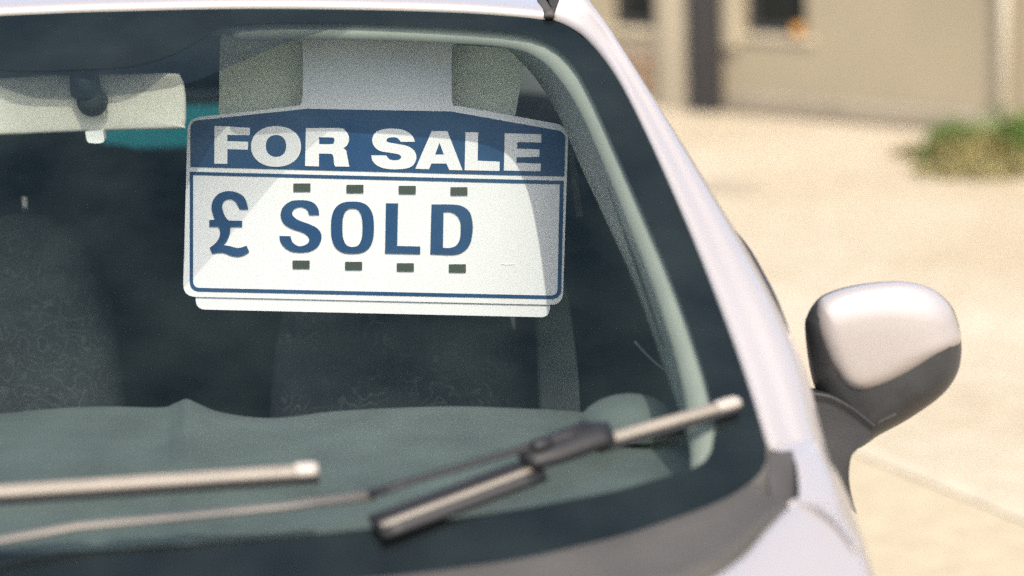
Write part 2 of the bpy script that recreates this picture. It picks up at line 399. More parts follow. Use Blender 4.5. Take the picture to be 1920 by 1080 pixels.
# ---- weeds
def leafmat(n, c, c2): return mat(n, c, 0.7, c2=c2, scale=25)
ML = [leafmat('green_weed_leaf', (0.17, 0.25, 0.06), (0.08, 0.14, 0.03)), leafmat('olive_weed_leaf', (0.30, 0.24, 0.10), (0.17, 0.16, 0.05)), leafmat('dry_grass_blade', (0.33, 0.28, 0.13), (0.22, 0.20, 0.08))]
def weed(name, c, n, rad, h, mi, label=None, cat=None, kind=None, group=None, lean=.5):
    V = []; F = []
    for i in range(n):
        a = random.uniform(0, math.tau); rr = rad * math.sqrt(random.random()); b = c + Vector((rr * math.cos(a), rr * math.sin(a) * .6, 0))
        hh = h * random.uniform(.45, 1.1) * (1 - .4 * rr / rad); ld = Vector((random.gauss(0, 1), random.gauss(0, 1), 0)) * lean * hh * .5
        wv = Vector((random.gauss(0, 1), random.gauss(0, 1), 0)).normalized() * random.uniform(.004, .010)
        k = len(V)
        V += [b - wv, b + wv, b + ld * .35 + Vector((0, 0, hh * .55)) + wv * 1.3, b + ld * .35 + Vector((0, 0, hh * .55)) - wv * 1.3, b + ld + Vector((0, 0, hh))]
        F += [(k, k + 1, k + 2, k + 3), (k + 3, k + 2, k + 4)]
        for _ in range(3):          # broad leaves
            q = b + ld * random.random() + Vector((0, 0, hh * random.uniform(.25, 1)))
            d1 = Vector((random.gauss(0, 1), random.gauss(0, 1), random.gauss(0, .6))).normalized() * random.uniform(.02, .045); d2 = d1.cross(Vector((random.random(), random.random(), 1))).normalized() * .012
            k = len(V); V += [q, q + d1 * .5 + d2, q + d1, q + d1 * .5 - d2]; F.append((k, k + 1, k + 2, k + 3))
    o = mk(name, V, F, ML[mi], None, cat=cat, label=label, kind=kind, group=group); return o
c = atZ(1792, 305); c.z = 0
weed('weed_plant', c, 200, .14, .24, 0, 'bright green weed tuft, leftmost at the foot of the wall', 'weed', group='weeds at the foot of the wall')
c = atZ(1905, 305); weed('weed_plant', c, 300, .17, .28, 0, 'taller green weed clump at the foot of the drainpipe', 'weed', group='weeds at the foot of the wall')
c = atZ(1830, 312); weed('weed_plant', c, 200, .20, .20, 1, 'low brownish olive weed between the two green clumps', 'weed', group='weeds at the foot of the wall')
c = atZ(1760, 292); weed('dry_grass', c, 150, .22, .07, 2, kind='stuff')
c = atZ(1860, 325); weed('dry_grass', c, 300, .36, .08, 2, kind='stuff')
g = [atZ(*p, 0.005) for p in outline([(1700, 292), (1760, 280), (1960, 270), (2100, 300), (2000, 335), (1850, 322), (1760, 308)])]
V, F = slab(g, [], Vector((0, 0, -0.003))); mk('soil_bed', V, F, M['soil'], kind='structure')

# ================================================================ CAR
car = empty('parked_car', (0, 0, 0), 'silver hatchback with a for-sale sign behind its windscreen', 'car')

# ---- traced edges of the windscreen (right half), as points on the glass
OUT = [(164, 17), (427, 11), (640, 12), (860, 18), (1000, 28), (1050, 40), (1092, 66), (1130, 108), (1170, 170), (1230, 292), (1300, 452), (1360, 604), (1405, 730), (1432, 830),
       (1432, 880), (1405, 912), (1340, 950), (1200, 1000), (1100, 1026), (950, 1058), (700, 1090), (400, 1115), (164, 1126)]
INN = [(164, 126), (250, 119), (320, 99), (365, 76), (405, 52), (450, 41), (620, 38), (820, 45), (965, 56), (1030, 76), (1075, 118), (1110, 180), (1150, 268), (1200, 382), (1262, 528), (1315, 680), (1343, 790),
       (1330, 850), (1292, 876), (1230, 893), (1130, 920), (900, 960), (600, 995), (300, 1018), (164, 1026)]
def mirror_x(p): return Vector((2 * XC - p.x, p.y, p.z))
def on_gl(P, n, off):
    P = resample(smooth_open(P, 5), n); pts = [glass(p[0], p[1], off) for p in P]
    return pts
NN = 90
def split_resample(P, i0, n0, n1, off):
    a = on_gl(P[:i0 + 1], n0, off); b = on_gl(P[i0:], n1, off); return a + b[1:]
fo = split_resample([(x + (6 if 1040 < x else 0), y - (7 if y < 40 else 0)) for x, y in OUT], 13, 60, 50, -0.003)
fi = split_resample(INN, 16, 60, 50, -0.003)
fo[0].x = XC; fo[-1].x = XC; fi[0].x = XC; fi[-1].x = XC
nf = len(fo)
ring_o = fo + [mirror_x(p) for p in reversed(fo[1:-1])]; ring_i = fi + [mirror_x(p) for p in reversed(fi[1:-1])]
m_ = len(ring_o)
# subdivide across so the band follows the curved glass
V = []
for t in (0, .33, .66, 1):
    for a, b in zip(ring_o, ring_i):
        p = a.lerp(b, t); p.y = gl_y(p.x, p.z) + .0035; V.append(p)
ws = mk('windscreen', [], [], None, car)
F = grid_faces(4, m_, True)
o = mk('ceramic_band', V, F, M['frit'], ws, True)
# dotted shade zone beside the mirror blob (half-transparent ceramic, outline shaped to shade the sign)
dm = bpy.data.materials.new('dotted_shade_ceramic'); dm.use_nodes = True; N = dm.node_tree.nodes; Lk = dm.node_tree.links; N.remove(N['Principled BSDF'])
t1 = N.new('ShaderNodeBsdfTransparent'); d1 = N.new('ShaderNodeBsdfDiffuse'); d1.inputs[0].default_value = (.01, .013, .02, 1)
mx = N.new('ShaderNodeMixShader'); tc = N.new('ShaderNodeTexCoord'); vo = N.new('ShaderNodeTexVoronoi'); vo.inputs['Scale'].default_value = 420
vo.inputs['Randomness'].default_value = 0
mt = N.new('ShaderNodeMath'); mt.operation = 'LESS_THAN'; mt.inputs[1].default_value = 0.40
Lk.new(tc.outputs['Object'], vo.inputs['Vector']); Lk.new(vo.outputs['Distance'], mt.inputs[0]); mx.inputs[0].default_value = 0.5; Lk.new(t1.outputs[0], mx.inputs[1]); Lk.new(d1.outputs[0], mx.inputs[2]); Lk.new(mx.outputs[0], N['Material Output'].inputs[0])
A = on_gl([(164, 126), (250, 119), (320, 99), (365, 76), (405, 52), (450, 41)], 24, -0.004)
Bq = on_gl([(164, 180), (320, 160), (430, 120), (530, 78), (620, 50), (660, 40)], 24, -0.004)
B2 = on_gl([(164, 180), (230, 158), (300, 124), (350, 94), (400, 62), (452, 42)], 24, -0.004)
A[0].x = Bq[0].x = B2[0].x = XC
A = [mirror_x(p) for p in reversed(A[1:])] + A; Bq = [mirror_x(p) for p in reversed(B2[1:])] + Bq
mk('dotted_shade_band', A + Bq, grid_faces(2, len(A)), dm, ws)
# glass pane: full grid, tucked under the body edges
rows = 26; cols = 41; V = []
pr = [(p.z, p.x - XC) for p in fo if True]
def halfw(z):
    best = 0
    for i in range(len(fo) - 1):
        a, b = fo[i], fo[i + 1]
        if (a.z - z) * (b.z - z) <= 0 and abs(a.z - b.z) > 1e-7:
            t = (a.z - z) / (a.z - b.z); best = max(best, a.x + (b.x - a.x) * t - XC)
    return best
zt = max(p.z for p in fo); zb = min(p.z for p in fo)
for i in range(rows):
    z = zb + (zt - zb) * i / (rows - 1); hw = max(halfw(min(zt - .004, max(zb + .004, z))), .35) - .001
    for j in range(cols):
        x = XC + hw * (2 * j / (cols - 1) - 1); V.append(Vector((x, gl_y(x, z), z)))
mk('pane', V, grid_faces(rows, cols), M['glass'], ws, True)

# ---- body panels
def loft(name, rowsV, m, smooth=True, thick=0.0, label=None):
    nc = len(rowsV[0]); V = [p for r_ in rowsV for p in r_]
    o = mk(name, V, grid_faces(len(rowsV), nc), m, car, smooth, label=label)
    return o
# roof: front edge lies on the glass top, then runs back over the cabin
tp = on_gl([(164, 17), (427, 11), (640, 12), (860, 18), (1000, 28), (1022, 31)], 30, 0.0)
tp[0].x = XC
tp = [mirror_x(p) for p in reversed(tp[1:])] + tp
prof = [(0, -.012), (-.004, -.002), (-.003, .004), (.006, .008), (.02, .011), (.06, .018), (.15, .030), (.35, .046), (.7, .058), (1.2, .055), (1.7, .02), (1.95, -.03)]
rowsV = []
for dy, dz in prof:
    rowsV.append([Vector((p.x, p.y + dy, p.z + dz - .03 * max(0, dy) * ((p.x - XC) / .5) ** 2)) for p in tp])
loft('roof', rowsV, M['paint'])
# roof gutter moulding
rm = [glass(1029, 33, .006)]
rr = rm[0]
def moulding(sgn):
    P = [Vector((rr.x, rr.y + dy, rr.z + dz)) + Vector((-[0, .007, .016, .03, .06, .09][i], 0, 0)) for i, (dy, dz) in enumerate([(0, 0), (.05, .010), (.15, .020), (.5, .03), (1.2, .03), (1.8, -.02)])]
    if sgn < 0: P = [mirror_x(p) for p in P]
    V, F = tube(P, .0065, 10, squash=(1, .6)); o = mk('roof_moulding', V, F, M['cowl_dark'], car, True)
    V, F = tube([P[0] + Vector((0, -.004, -.004)), P[0] + Vector((0, .006, .003))], .0068, 10, squash=(1, .6)); mk('moulding_clip', V, F, M['cowl'], o, True)
moulding(1); moulding(-1)
# A-pillar outer panel
inn = [(1037, 35), (1062, 45), (1092, 64), (1130, 106), (1170, 168), (1230, 290), (1300, 450), (1360, 602), (1403, 722), (1441, 846)]
oub = [(1068, -60), (1088, -30), (1106, 5), (1137, 50), (1190, 133), (1282, 275), (1378, 430), (1450, 560), (1508, 690), (1547, 832)]
inn = resample(smooth_open(inn, 6), 50); 
# match outer by same spline parameter
def rs2(P, n):  # param-uniform
    S = smooth_open(P, 12); return [S[round(i * (len(S) - 1) / (n - 1))] for i in range(n)]
inn = rs2([(1037, 35), (1062, 45), (1092, 64), (1130, 106), (1170, 168), (1230, 290), (1300, 450), (1360, 602), (1403, 722), (1441, 846)], 55)
oub = rs2(oub, 55)
BUL = Vector((0.35, -0.55, 0.75)).normalized()
def pillar(flip):
    rowsV = []
    for i, (a, b) in enumerate(zip(inn, oub)):
        A = glass(a[0], a[1], .002); u = i / 54
        Bp = atY(b[0], b[1], A.y + .060 + .02 * u)
        row = [A - gl_n(A.x, A.z) * .008, A]
        for t, h in ((.06, .0045), (.14, .0065), (.26, .0075), (.36, .0085), (.42, .0115), (.5, .0135), (.62, .0135), (.75, .0115), (.88, .007), (1, 0)):
            row.append(A.lerp(Bp, t) + BUL * h)
        row.append(Bp + Vector((.004, .012, -.010))); row.append(Bp + Vector((.002, .035, -.028))); row.append(Bp + Vector((-.01, .07, -.045)))
        if flip: row = [mirror_x(p) for p in row]
        rowsV.append(row)
    return rowsV
loft('windscreen_pillar', pillar(False), M['paint']); loft('windscreen_pillar', pillar(True), M['paint'])
# dark rubber of the door window frame, showing just behind the pillar
dr = rs2([(1374, 428), (1400, 468), (1426, 518), (1446, 556), (1466, 596), (1490, 650)], 14)
P = [atY(x, y, 3.02 - .017 * i) for i, (x, y) in enumerate(dr)]
rad = [.0008 + .0052 * math.sin(math.pi * min(1, (i + .3) / 13)) for i in range(14)]
V, F = tube(P, rad, 8); mk('window_rubber', V, F, M['rubber'], car, True)

# fender / scuttle corner: rows from pillar foot down to the bonnet edge
fr_rows = [((1441, 846), (1547, 832)), ((1470, 850), (1553, 850)), ((1490, 862), (1560, 872)), ((1497, 895), (1578, 905)), ((1498, 930), (1594, 940)), ((1490, 960), (1606, 975)), ((1460, 1010), (1622, 1020)),
           ((1420, 1060), (1640, 1080)), ((1380, 1130), (1662, 1160)), ((1330, 1300), (1700, 1300)), ((1280, 1500), (1740, 1500))]
Lr = rs2([a for a, b in fr_rows], 60); Rr = rs2([b for a, b in fr_rows], 60)
rowsV = []
pfoot = glass(1441, 846, .002)
for i, (a, b) in enumerate(zip(Lr, Rr)):
    u = i / 59; A = body(*a, .004)
    k = min(1, u / .2)
    if k < 1:
        Ag = glass(a[0], a[1], .002); A = Ag.lerp(A, k * k * (3 - 2 * k))
    Bp = atY(b[0], b[1], A.y + .08)
    row = []
    for t, h in ((0, 0), (.1, .004), (.25, .0085), (.36, .0105), (.5, .0135), (.65, .0135), (.8, .010), (.92, .005), (1, 0)):
        row.append(A.lerp(Bp, t) + BUL * h)
    row += [Bp + Vector((.006, .014, -.02)), Bp + Vector((.012, .03, -.07)), Bp + Vector((.02, .05, -.25)), Bp + Vector((.01, .06, -.6))]
    rowsV.append(row)
loft('front_wing', rowsV, M['paint']); loft('front_wing', [[mirror_x(p) for p in r_] for r_ in rowsV], M['paint'])
# bonnet: rear edge follows the cowl, then the curved shut line
be = rs2([(164, 1222), (400, 1210), (700, 1190), (1100, 1140), (1290, 1105), (1385, 1052), (1440, 992), (1487, 948), (1515, 949), (1545, 961), (1575, 985), (1600, 1020), (1622, 1070), (1640, 1140)], 90)
rowsV = []
fwd = Vector((0.0, -1, -.22))
for (dy, dz) in ((0, -.012), (-.0005, -.003), (.002, .002), (.007, .0045), (.014, .0055), (.04, .006), (.12, .004), (.35, -.01), (.7, -.05), (.95, -.13), (1.05, -.25), (1.08, -.5)):
    row = []
    for x, y in be:
        A = body(x, y, .024); q = A + fwd * max(0, dy) + Vector((0, 0, dz))
        q.x = XC + max(0, q.x - XC) * (1 - .10 * max(0, dy)); row.append(q)
    row[0].x = XC; rowsV.append([mirror_x(q) for q in reversed(row[1:])] + row)
o = loft('bonnet', rowsV, M['paint']); 
# rolled edge of the bonnet along the shut line
P = [body(x, y, .027 + .006 * min(1, max(0, (x - 1485) / 60))) for x, y in rs2([(1480, 950), (1490, 944), (1515, 946), (1545, 957), (1572, 980), (1594, 1008), (1606, 1030)], 24)]
V, F = tube(P, [.0055 * math.sin(math.pi * (i + 1) / 25) ** .5 for i in range(24)], 12); mk('bonnet_edge', V, F, M['paint'], o, True)
# cowl: weathered grey plastic between glass and bonnet
cu = rs2([(164, 1124), (400, 1113), (700, 1088), (950, 1056), (1100, 1024), (1200, 998), (1340, 948), (1405, 910), (1432, 878), (1436, 846)], 80)
cl = rs2([(164, 1250), (500, 1235), (800, 1200), (1050, 1160), (1220, 1120), (1370, 1065), (1440, 992), (1490, 945), (1494, 905), (1492, 862)], 80)
rowsV = []
for t, h in ((0, -.006), (0, .003), (.08, .006), (.25, .003), (.5, .001), (.75, .003), (.93, .004), (1, -.012)):
    row = []
    for i, (a, b) in enumerate(zip(cu, cl)):
        A = glass(a[0], a[1], 0); Bp = body(b[0], b[1], 0)
        if b[1] < 950: Bp = atY(b[0], b[1], A.y + .012)
        row.append(A.lerp(Bp, t) + Vector((0, -.3, 1)).normalized() * h)
    row[0].x = XC; rowsV.append([mirror_x(q) for q in reversed(row[1:])] + row)
cw = loft('cowl_panel', rowsV, M['cowl'])
# dark block at the cowl's end under the pillar
ne = outline([(1443, 850, 1), (1486, 846, 1), (1496, 880), (1500, 925), (1492, 940), (1470, 946), (1448, 935), (1440, 900)])
P = [atY(x, y, 2.535 - (y - 850) * .0004) for x, y in ne]
V, F = slab(P, [], Vector((0, .05, -.01))); bevel(mk('cowl_end_block', V, F, M['cowl_dark'], cw), .012, 4)
# ---- body side below the belt, door with dark window (seen only from another side)
def side(flip):
    base = [(.80, 2.75), (.83, 3.2), (.845, 3.8), (.845, 4.6), (.80, 5.3)]
    rowsV = []
    for xo, y in base:
        rowsV.append([Vector((XC + xo - .03, y, 1.0)), Vector((XC + xo, y, .93)), Vector((XC + xo + .015, y, .7)), Vector((XC + xo, y, .3)), Vector((XC + xo - .15, y, .2))])
    if flip: rowsV = [[mirror_x(p) for p in r_] for r_ in rowsV]
    return rowsV
for fl in (False, True):
    loft('door', side(fl), M['paint'])
    # dark glazed side above the belt, leaning in to the roof
    a = [(.77, 2.80, .99), (.80, 3.2, 1.0), (.81, 3.8, 1.01), (.80, 4.6, 1.03), (.72, 5.25, 1.05)]
    b = [(.66, 3.10, 1.20), (.59, 3.42, 1.45), (.59, 3.9, 1.47), (.58, 4.5, 1.45), (.54, 5.05, 1.36)]
    rv = [[Vector((XC + p[0], p[1], p[2])) for p in a], [Vector((XC + p[0], p[1], p[2])) for p in b]]
    if fl: rv = [[mirror_x(p) for p in r_] for r_ in rv]
    loft('side_window', rv, M['blackplastic'], False)

# ---- cabin: dark shell
def shell():
    x0, x1 = XC - .74, XC + .74
    V = [(x0, 2.55, .55), (x1, 2.55, .55), (x1, 5.3, .55), (x0, 5.3, .55)]
    return [Vector(v) for v in V], [(0, 1, 2, 3)]
V, F = shell(); mk('cabin_floor', V, F, M['darkcabin'], car)
for sg in (-1, 1):
    V = [Vector((XC + sg * x, y, z)) for x, y, z in ((.74, 2.60, .55), (.74, 5.3, .55), (.74, 2.60, .97), (.74, 5.3, 1.0), (.60, 3.20, 1.40), (.57, 5.0, 1.38))]
    mk('door_lining', V, [(0, 1, 3, 2), (2, 3, 5, 4)], M['darkcabin'], car)
# headlining
V = []
for y, z, hw in ((3.235, 1.437, .58), (3.30, 1.452, .585), (3.6, 1.462, .59), (4.4, 1.46, .58), (5.0, 1.37, .56)):
    V += [Vector((XC + hw * u, y + .03 * abs(u) ** 2, z - .012 * u * u)) for u in [k / 6 - 1 for k in range(13)]]
mk('headlining', V, grid_faces(5, 13), M['lining'], car, True)
# rear: tailgate lining with an opening for the rear window
Y5 = 5.22
zl, zh = atY(250, 282, Y5).z, atY(250, 188, Y5).z
xw = .50
Vo = [Vector((XC + s * .78, Y5, z)) for s, z in ((-1, .5), (1, .5), (1, 1.02), (.66, 1.42), (-.66, 1.42), (-1, 1.02))]
xl = atY(186, 240, Y5).x
Vh = [Vector(v) for v in ((xl, Y5, zl), (xl, Y5, zh), (XC + xw, Y5, zh), (XC + xw, Y5, zl))]
V, F = slab(Vo, [Vh], Vector((0, .04, 0))); tg = mk('tailgate', V, F, M['rearlining'], car)
V = [p + Vector((0, .02, 0)) for p in Vh]; mk('rear_window', V, [(0, 1, 2, 3)], M['tealglass'], tg)
# grey parcel strip across the rear window
V, F = boxv(xl, XC + .5, Y5 - .05, Y5 - .02, atY(380, 192, Y5).z, atY(380, 170, Y5).z); mk('rear_rail', V, F, M['lining'], car)

# ---- one pale surround: header lip and pillar trims, narrow front edge and a deep reveal
so_px = [(164, 70), (300, 40), (420, 30), (450, 30), (620, 28), (820, 34), (970, 44), (1040, 66), (1086, 110), (1124, 180), (1164, 268), (1214, 382), (1276, 528), (1330, 680), (1358, 790), (1345, 860), (1310, 900)]
sm_px = [(164, 76), (300, 46), (420, 38), (450, 48), (620, 46), (820, 52), (955, 62), (1015, 84), (1058, 128), (1096, 190), (1134, 275), (1180, 385), (1236, 528), (1282, 680), (1298, 790), (1300, 850), (1296, 895)]
si_px = [(164, 82), (300, 52), (420, 50), (450, 62), (620, 61), (820, 69), (930, 82), (975, 115), (1015, 162), (1050, 222), (1088, 310), (1130, 400), (1188, 528), (1242, 680), (1280, 790), (1294, 852), (1292, 897)]
so_, sm_, si_ = rs2(so_px, 97), rs2(sm_px, 97), rs2(si_px, 97)
rowsV = []
for i, (a, m1, b) in enumerate(zip(so_, sm_, si_)):
    A = glass(a[0], a[1], -.010); Mm = glass(m1[0], m1[1], -.022); Bp = atY(b[0], b[1], Mm.y + .10 + .05 * min(1, i / 60))
    A.x = max(A.x, XC); Mm.x = max(Mm.x, XC); Bp.x = max(Bp.x, XC)
    row = [A, A.lerp(Mm, .5) + Vector((0, -.002, .003)), Mm, Mm.lerp(Bp, .06) + Vector((0, -.001, -.001)), Mm.lerp(Bp, .3), Mm.lerp(Bp, .65), Bp, Bp + Vector((.012, .05, .012))]
    rowsV.append(row)
V = [p for r_ in rowsV for p in r_]; mk('windscreen_surround', V, grid_faces(len(rowsV), 8), M['pillartrim'], car, True)
mk('windscreen_surround', [mirror_x(p) for p in V], grid_faces(len(rowsV), 8), M['pillartrim'], car, True)

# ---- dashboard
far = [(-1350, 850), (-700, 800), (-200, 785), (0, 775), (100, 766), (200, 762), (300, 764), (328, 756), (350, 748), (372, 757), (410, 772), (480, 783), (540, 782), (620, 772), (740, 765), (860, 762), (980, 766), (1090, 773), (1250, 800), (1330, 850)]
near = [(-1350, 1110), (-700, 1150), (-200, 1130), (0, 1115), (100, 1110), (200, 1105), (300, 1100), (328, 1098), (350, 1096), (372, 1094), (410, 1092), (480, 1090), (540, 1085), (620, 1080), (740, 1068), (860, 1056), (980, 1040), (1090, 1020), (1250, 980), (1380, 900)]
fs = rs2(far, 109); nsr = rs2(near, 109); rowsV = []
ts = [0, .1, .2, .3, .4, .5, .6, .7, .8, .9, .96, 1]
for t in ts:
    row = []
    for (fx, fy), (nx, ny) in zip(fs, nsr):
        A = glass(nx, ny, -.03); Bp = atY(fx, fy, 2.98)
        p = A.lerp(Bp, t)
        p.z += .012 * math.sin(math.pi * t)
        # groove that runs from the hump towards the glass
        gx = 348 - (1 - t) * 230; d_ = (fx - gx) / 22
        p.z -= .006 * math.exp(-d_ * d_) * (0 if t > .93 else 1)
        row.append(p)
    rowsV.append(row)
rowsV.append([p + Vector((0, .03, -.012)) for p in rowsV[-1]]); rowsV.append([p + Vector((0, .03, -.25)) for p in rowsV[-1]])
dash = loft('dashboard', rowsV, M['dash'])
# speaker pod at the dashboard's end
V = []; C0 = atY(1178, 800, 2.86)
for i in range(9):
    ph = math.pi / 2 * i / 8
    for k in range(28):
        a = math.tau * k / 28; V.append(C0 + Vector((.062 * math.cos(a) * math.cos(ph), .05 * math.sin(a) * math.cos(ph), .046 * math.sin(ph) - .008)))
mk('speaker_pod', V, grid_faces(9, 28, True), M['dash'], dash, True)
V, F = tube([C0 + Vector((.062 * math.cos(a) * 1.0, -.052 * math.sin(a), .0)) for a in [math.pi * k / 20 for k in range(21)]], .0022, 6)

# ---- seats
def rounded_block(name, c, sx, sy, sz, m, parent, n=3.2, taper=0.0, lean=0.0, label=None):
    V = []; nu, nv = 24, 17
    for i in range(nv):
        ph = -math.pi / 2 + math.pi * i / (nv - 1); cp, sp_ = math.cos(ph), math.sin(ph)
        rz = math.copysign(abs(sp_) ** (2 / n), sp_); rc = abs(cp) ** (2 / n)
        for k in range(nu):
            a = math.tau * k / nu; ca, sa = math.cos(a), math.sin(a)
            x = math.copysign(abs(ca) ** (2 / n), ca) * rc; y = math.copysign(abs(sa) ** (2 / n), sa) * rc
            x *= 1 - taper * rz
            V.append(Vector((c[0] + x * sx, c[1] + y * sy + lean * rz * sz, c[2] + rz * sz)))
    return mk(name, V, grid_faces(nv, nu, True), m, parent, True, label=label)
def seat(name_px, Y, wpx, ztop, m, hr=None):
    c = atY(name_px, 600, Y); s = mk('seat', [], [], None, car)
    hw = wpx / 2 / FPX * Y
    rounded_block('backrest', (c.x, Y + .05, ztop - .38), hw, .08, .38, m, s, 3.0, .08, .18)
    rounded_block('cushion', (c.x, Y - .25, .62), hw, .27, .10, m, s, 3.5)
    if hr:
        h = rounded_block('headrest', (c.x + hr[0], Y + .12, ztop + .10), .135, .05, .085, M['seat'], s, 2.8)
        for d in (-.05, .05):
            V, F = tube([Vector((c.x + hr[0] + d, Y + .12, ztop - .04)), Vector((c.x + hr[0] + d, Y + .12, ztop + .04))], .006, 8); mk('headrest_post', V, F, M['chrome'], h, True)
    return s
z1 = atY(60, 425, 3.55).z
seat(10, 3.55, 420, z1, M['pattern'], None)
z2 = atY(700, 430, 3.55).z
seat(740, 3.55, 530, z2, M['pattern2'], (0, 0))
# rear bench and headrest seen beside the mirror
rb = mk('rear_bench', [], [], None, car)
rounded_block('bench_backrest', (XC, 4.75, .68), .66, .08, .33, M['seat'], rb, 4)
for x_, y_, wv in ((150, 340, .145), (620, 330, .14), (-400, 360, .14), (60, 330, .09)):  # last, narrow headrest is added to block the bright rear window
    c = atY(x_, y_, 4.7); zt_ = atY(x_, 272, 4.7).z
    rounded_block('headrest', (c.x, 4.7, zt_ - .10), wv, .05, .10, M['seat'], rb, 3.4)
# chrome buckle tab on the dark seat
P = atY(47, 392, 3.7); V, F = boxv(P.x - .004, P.x + .004, 3.7, 3.705, P.z - .018, P.z + .018); mk('belt_buckle', V, F, M['chrome'], car)
# pale seat-belt and door-post trim behind the passenger seat
bpx = outline([(1003, 500, 1), (1055, 500, 1), (1072, 600), (1084, 700), (1090, 800, 1), (1012, 800, 1), (1008, 700), (1004, 600)])
V, F = slab([atY(x, y, 3.5) for x, y in bpx], [], Vector((0, .04, 0))); bevel(mk('door_post_trim', V, F, M['pillartrim'], car), .008)
bpx = [(1058, 230), (1069, 230), (1093, 405), (1080, 408)]
V, F = slab([atY(x, y, 3.45) for x, y in bpx], [], Vector((0, .004, 0))); mk('seat_belt', V, F, M['pillartrim'], car)

# pale tube drawn as the highlight on a door trim edge
V, F = tube([atY(x, y, 3.3) for x, y in smooth_open([(1190, 640), (1212, 664), (1234, 684), (1252, 696), (1264, 697)], 4)], .0022, 6); mk('door_trim_highlight', V, F, M['pillartrim'], car, True)
# ---- sun visor
YV = 3.345
vs = mk('sun_visor', [], [], None, car)
vo_ = outline([(413, 75, 1), (418, 58, 1), (548, 60, 1), (556, 72, 1), (700, 76), (860, 84, 1), (980, 92, 1), (984, 110), (975, 165), (962, 240), (950, 262), (900, 270, 1), (420, 270, 1), (411, 250), (411, 160)])
V, F = slab([atY(x, y, YV) for x, y in vo_], [], Vector((0, .022, 0))); bevel(mk('visor_panel', V, F, M['visor'], vs), .004)
cpx = smooth_open([(458, 72), (470, 77), (485, 79), (500, 77), (510, 71)], 5)
V, F = tube([atY(x, y, YV - .006) for x, y in cpx], .0028, 8); mk('visor_clip', V, F, M['white'], vs, True)
V, F = tube([atY(868, 76, YV), atY(930, 80, YV), atY(1000, 86, YV)], .006, 10); mk('visor_rod', V, F, M['darkcabin'], vs, True)

# ---- interior mirror
YM = 3.16
rv = mk('rear_view_mirror', [], [], None, car)
mo = outline([(-30, 152), (0, 146), (100, 139), (200, 138), (320, 137), (340, 146), (347, 170), (349, 205), (347, 235), (335, 241), (200, 245), (100, 249), (10, 253), (-40, 250), (-60, 200)])
cx_, cy_ = 150, 195; V = []
for s_, dy in ((1, .02), (1, .004), (.992, .001), (.975, -.001), (.95, -.002), (.9, -.0026), (.8, -.003), (.6, -.0034), (.3, -.0036), (.02, -.0037)):
    for x, y in mo: V.append(atY(cx_ + (x - cx_) * s_, cy_ + (y - cy_) * s_, YM + dy))
V = [v for v in V]
mk('mirror_housing', V, grid_faces(10, len(mo), True) + [tuple(range(9 * len(mo), 10 * len(mo)))], M['mirrorback'], rv, True)
V, F = slab([atY(x * .99 + 1, y, YM + .022) for x, y in mo], [], Vector((0, .008, 0))); mk('mirror_rim', V, F, M['navyplastic'], rv)
V, F = tube([glass(152, 118, -.045), atY(156, 130, YM - .02), atY(163, 160, YM - .022), atY(170, 185, YM - .018)], [.019, .018, .015, .014], 16); mk('mirror_stem', V, F, M['navyplastic'], rv, True)
C1 = atY(172, 190, YM - .02); V = []
for i in range(7):
    ph = math.pi / 2 * i / 6
    for k in range(24): V.append(C1 + Vector((.0155 * math.cos(math.tau * k / 24) * math.cos(ph), -.012 * math.sin(ph), .0155 * math.sin(math.tau * k / 24) * math.cos(ph))))
mk('mirror_joint', V, grid_faces(7, 24, True), M['navyplastic'], rv, True)
V, F = tube([C1 + Vector((.0175 * math.cos(a), .004, .0175 * math.sin(a))) for a in [math.tau * k / 24 for k in range(25)]], .0022, 8); mk('joint_ring', V, F, M['plastic'], rv, True)
P = [atY(x, y, YM - .012) for x, y in outline([(160, 247, 1), (193, 244, 1), (195, 262), (190, 268), (170, 268), (163, 263)])]
V, F = slab(P, [], Vector((0, .02, 0))); bevel(mk('dipping_lever', V, F, M['white'], rv), .002)

# ---- wipers
def wiper_obj(): return mk('wiper', [], [], None, car)
def gtube(px, off, r, seg=12, squash=(1, 1)):
    P = [glass(x, y, off) for x, y in px]; return tube(P, r, seg, True, squash, gl_n(P[0].x, P[0].z))
def blade(w_, a, b, wd, tip_at, n=24, m=None):
    px = [(a[0] + (b[0] - a[0]) * i / n, a[1] + (b[1] - a[1]) * i / n) for i in range(n + 1)]
    V, F = gtube(px, .013, wd, 12, (1, .55)); mk('blade_spine', V, F, m or M['wiper'], w_, True)
    V, F = gtube([(x, y + 6) for x, y in px], .006, wd * .75, 8, (.8, .8)); mk('rubber_strip', V, F, M['rubber'], w_, True)
    if tip_at:
        L = math.hypot(b[0] - a[0], b[1] - a[1]); k = 46 / L
        V, F = gtube([(b[0] + (a[0] - b[0]) * k * j / 6, b[1] + (a[1] - b[1]) * k * j / 6) for j in range(7)], .0138, [wd * .75, wd * 1.12, wd * 1.16, wd * 1.16, wd * 1.16, wd * 1.12, wd * 1.05], 12, (1, .7)); mk('end_cap', V, F, M['tip'], w_, True)
w1 = wiper_obj()
blade(w1, (-420, 968), (598, 898), .0088, True)
w1['label'] = 'wiper on the left, blade only in view'
w2 = wiper_obj()
blade(w2, (1120, 845), (1384, 770), .0072, True, 12)
blade(w2, (714, 1004), (1000, 897), .0052, False, 12)
V, F = gtube([(706 + (1010 - 706) * i / 8, 1006 + (893 - 1006) * i / 8 - 4) for i in range(9)], .008, .019, 12, (1, .4)); mk('blade_carrier', V, F, M['blackplastic'], w2, True)
V, F = gtube([(985, 893), (1000, 884), (1040, 872), (1090, 852), (1120, 842), (1143, 838)], .020, [.012, .0165, .0175, .0185, .0185, .015], 14, (1, .5)); mk('blade_bracket', V, F, M['blackplastic'], w2, True)
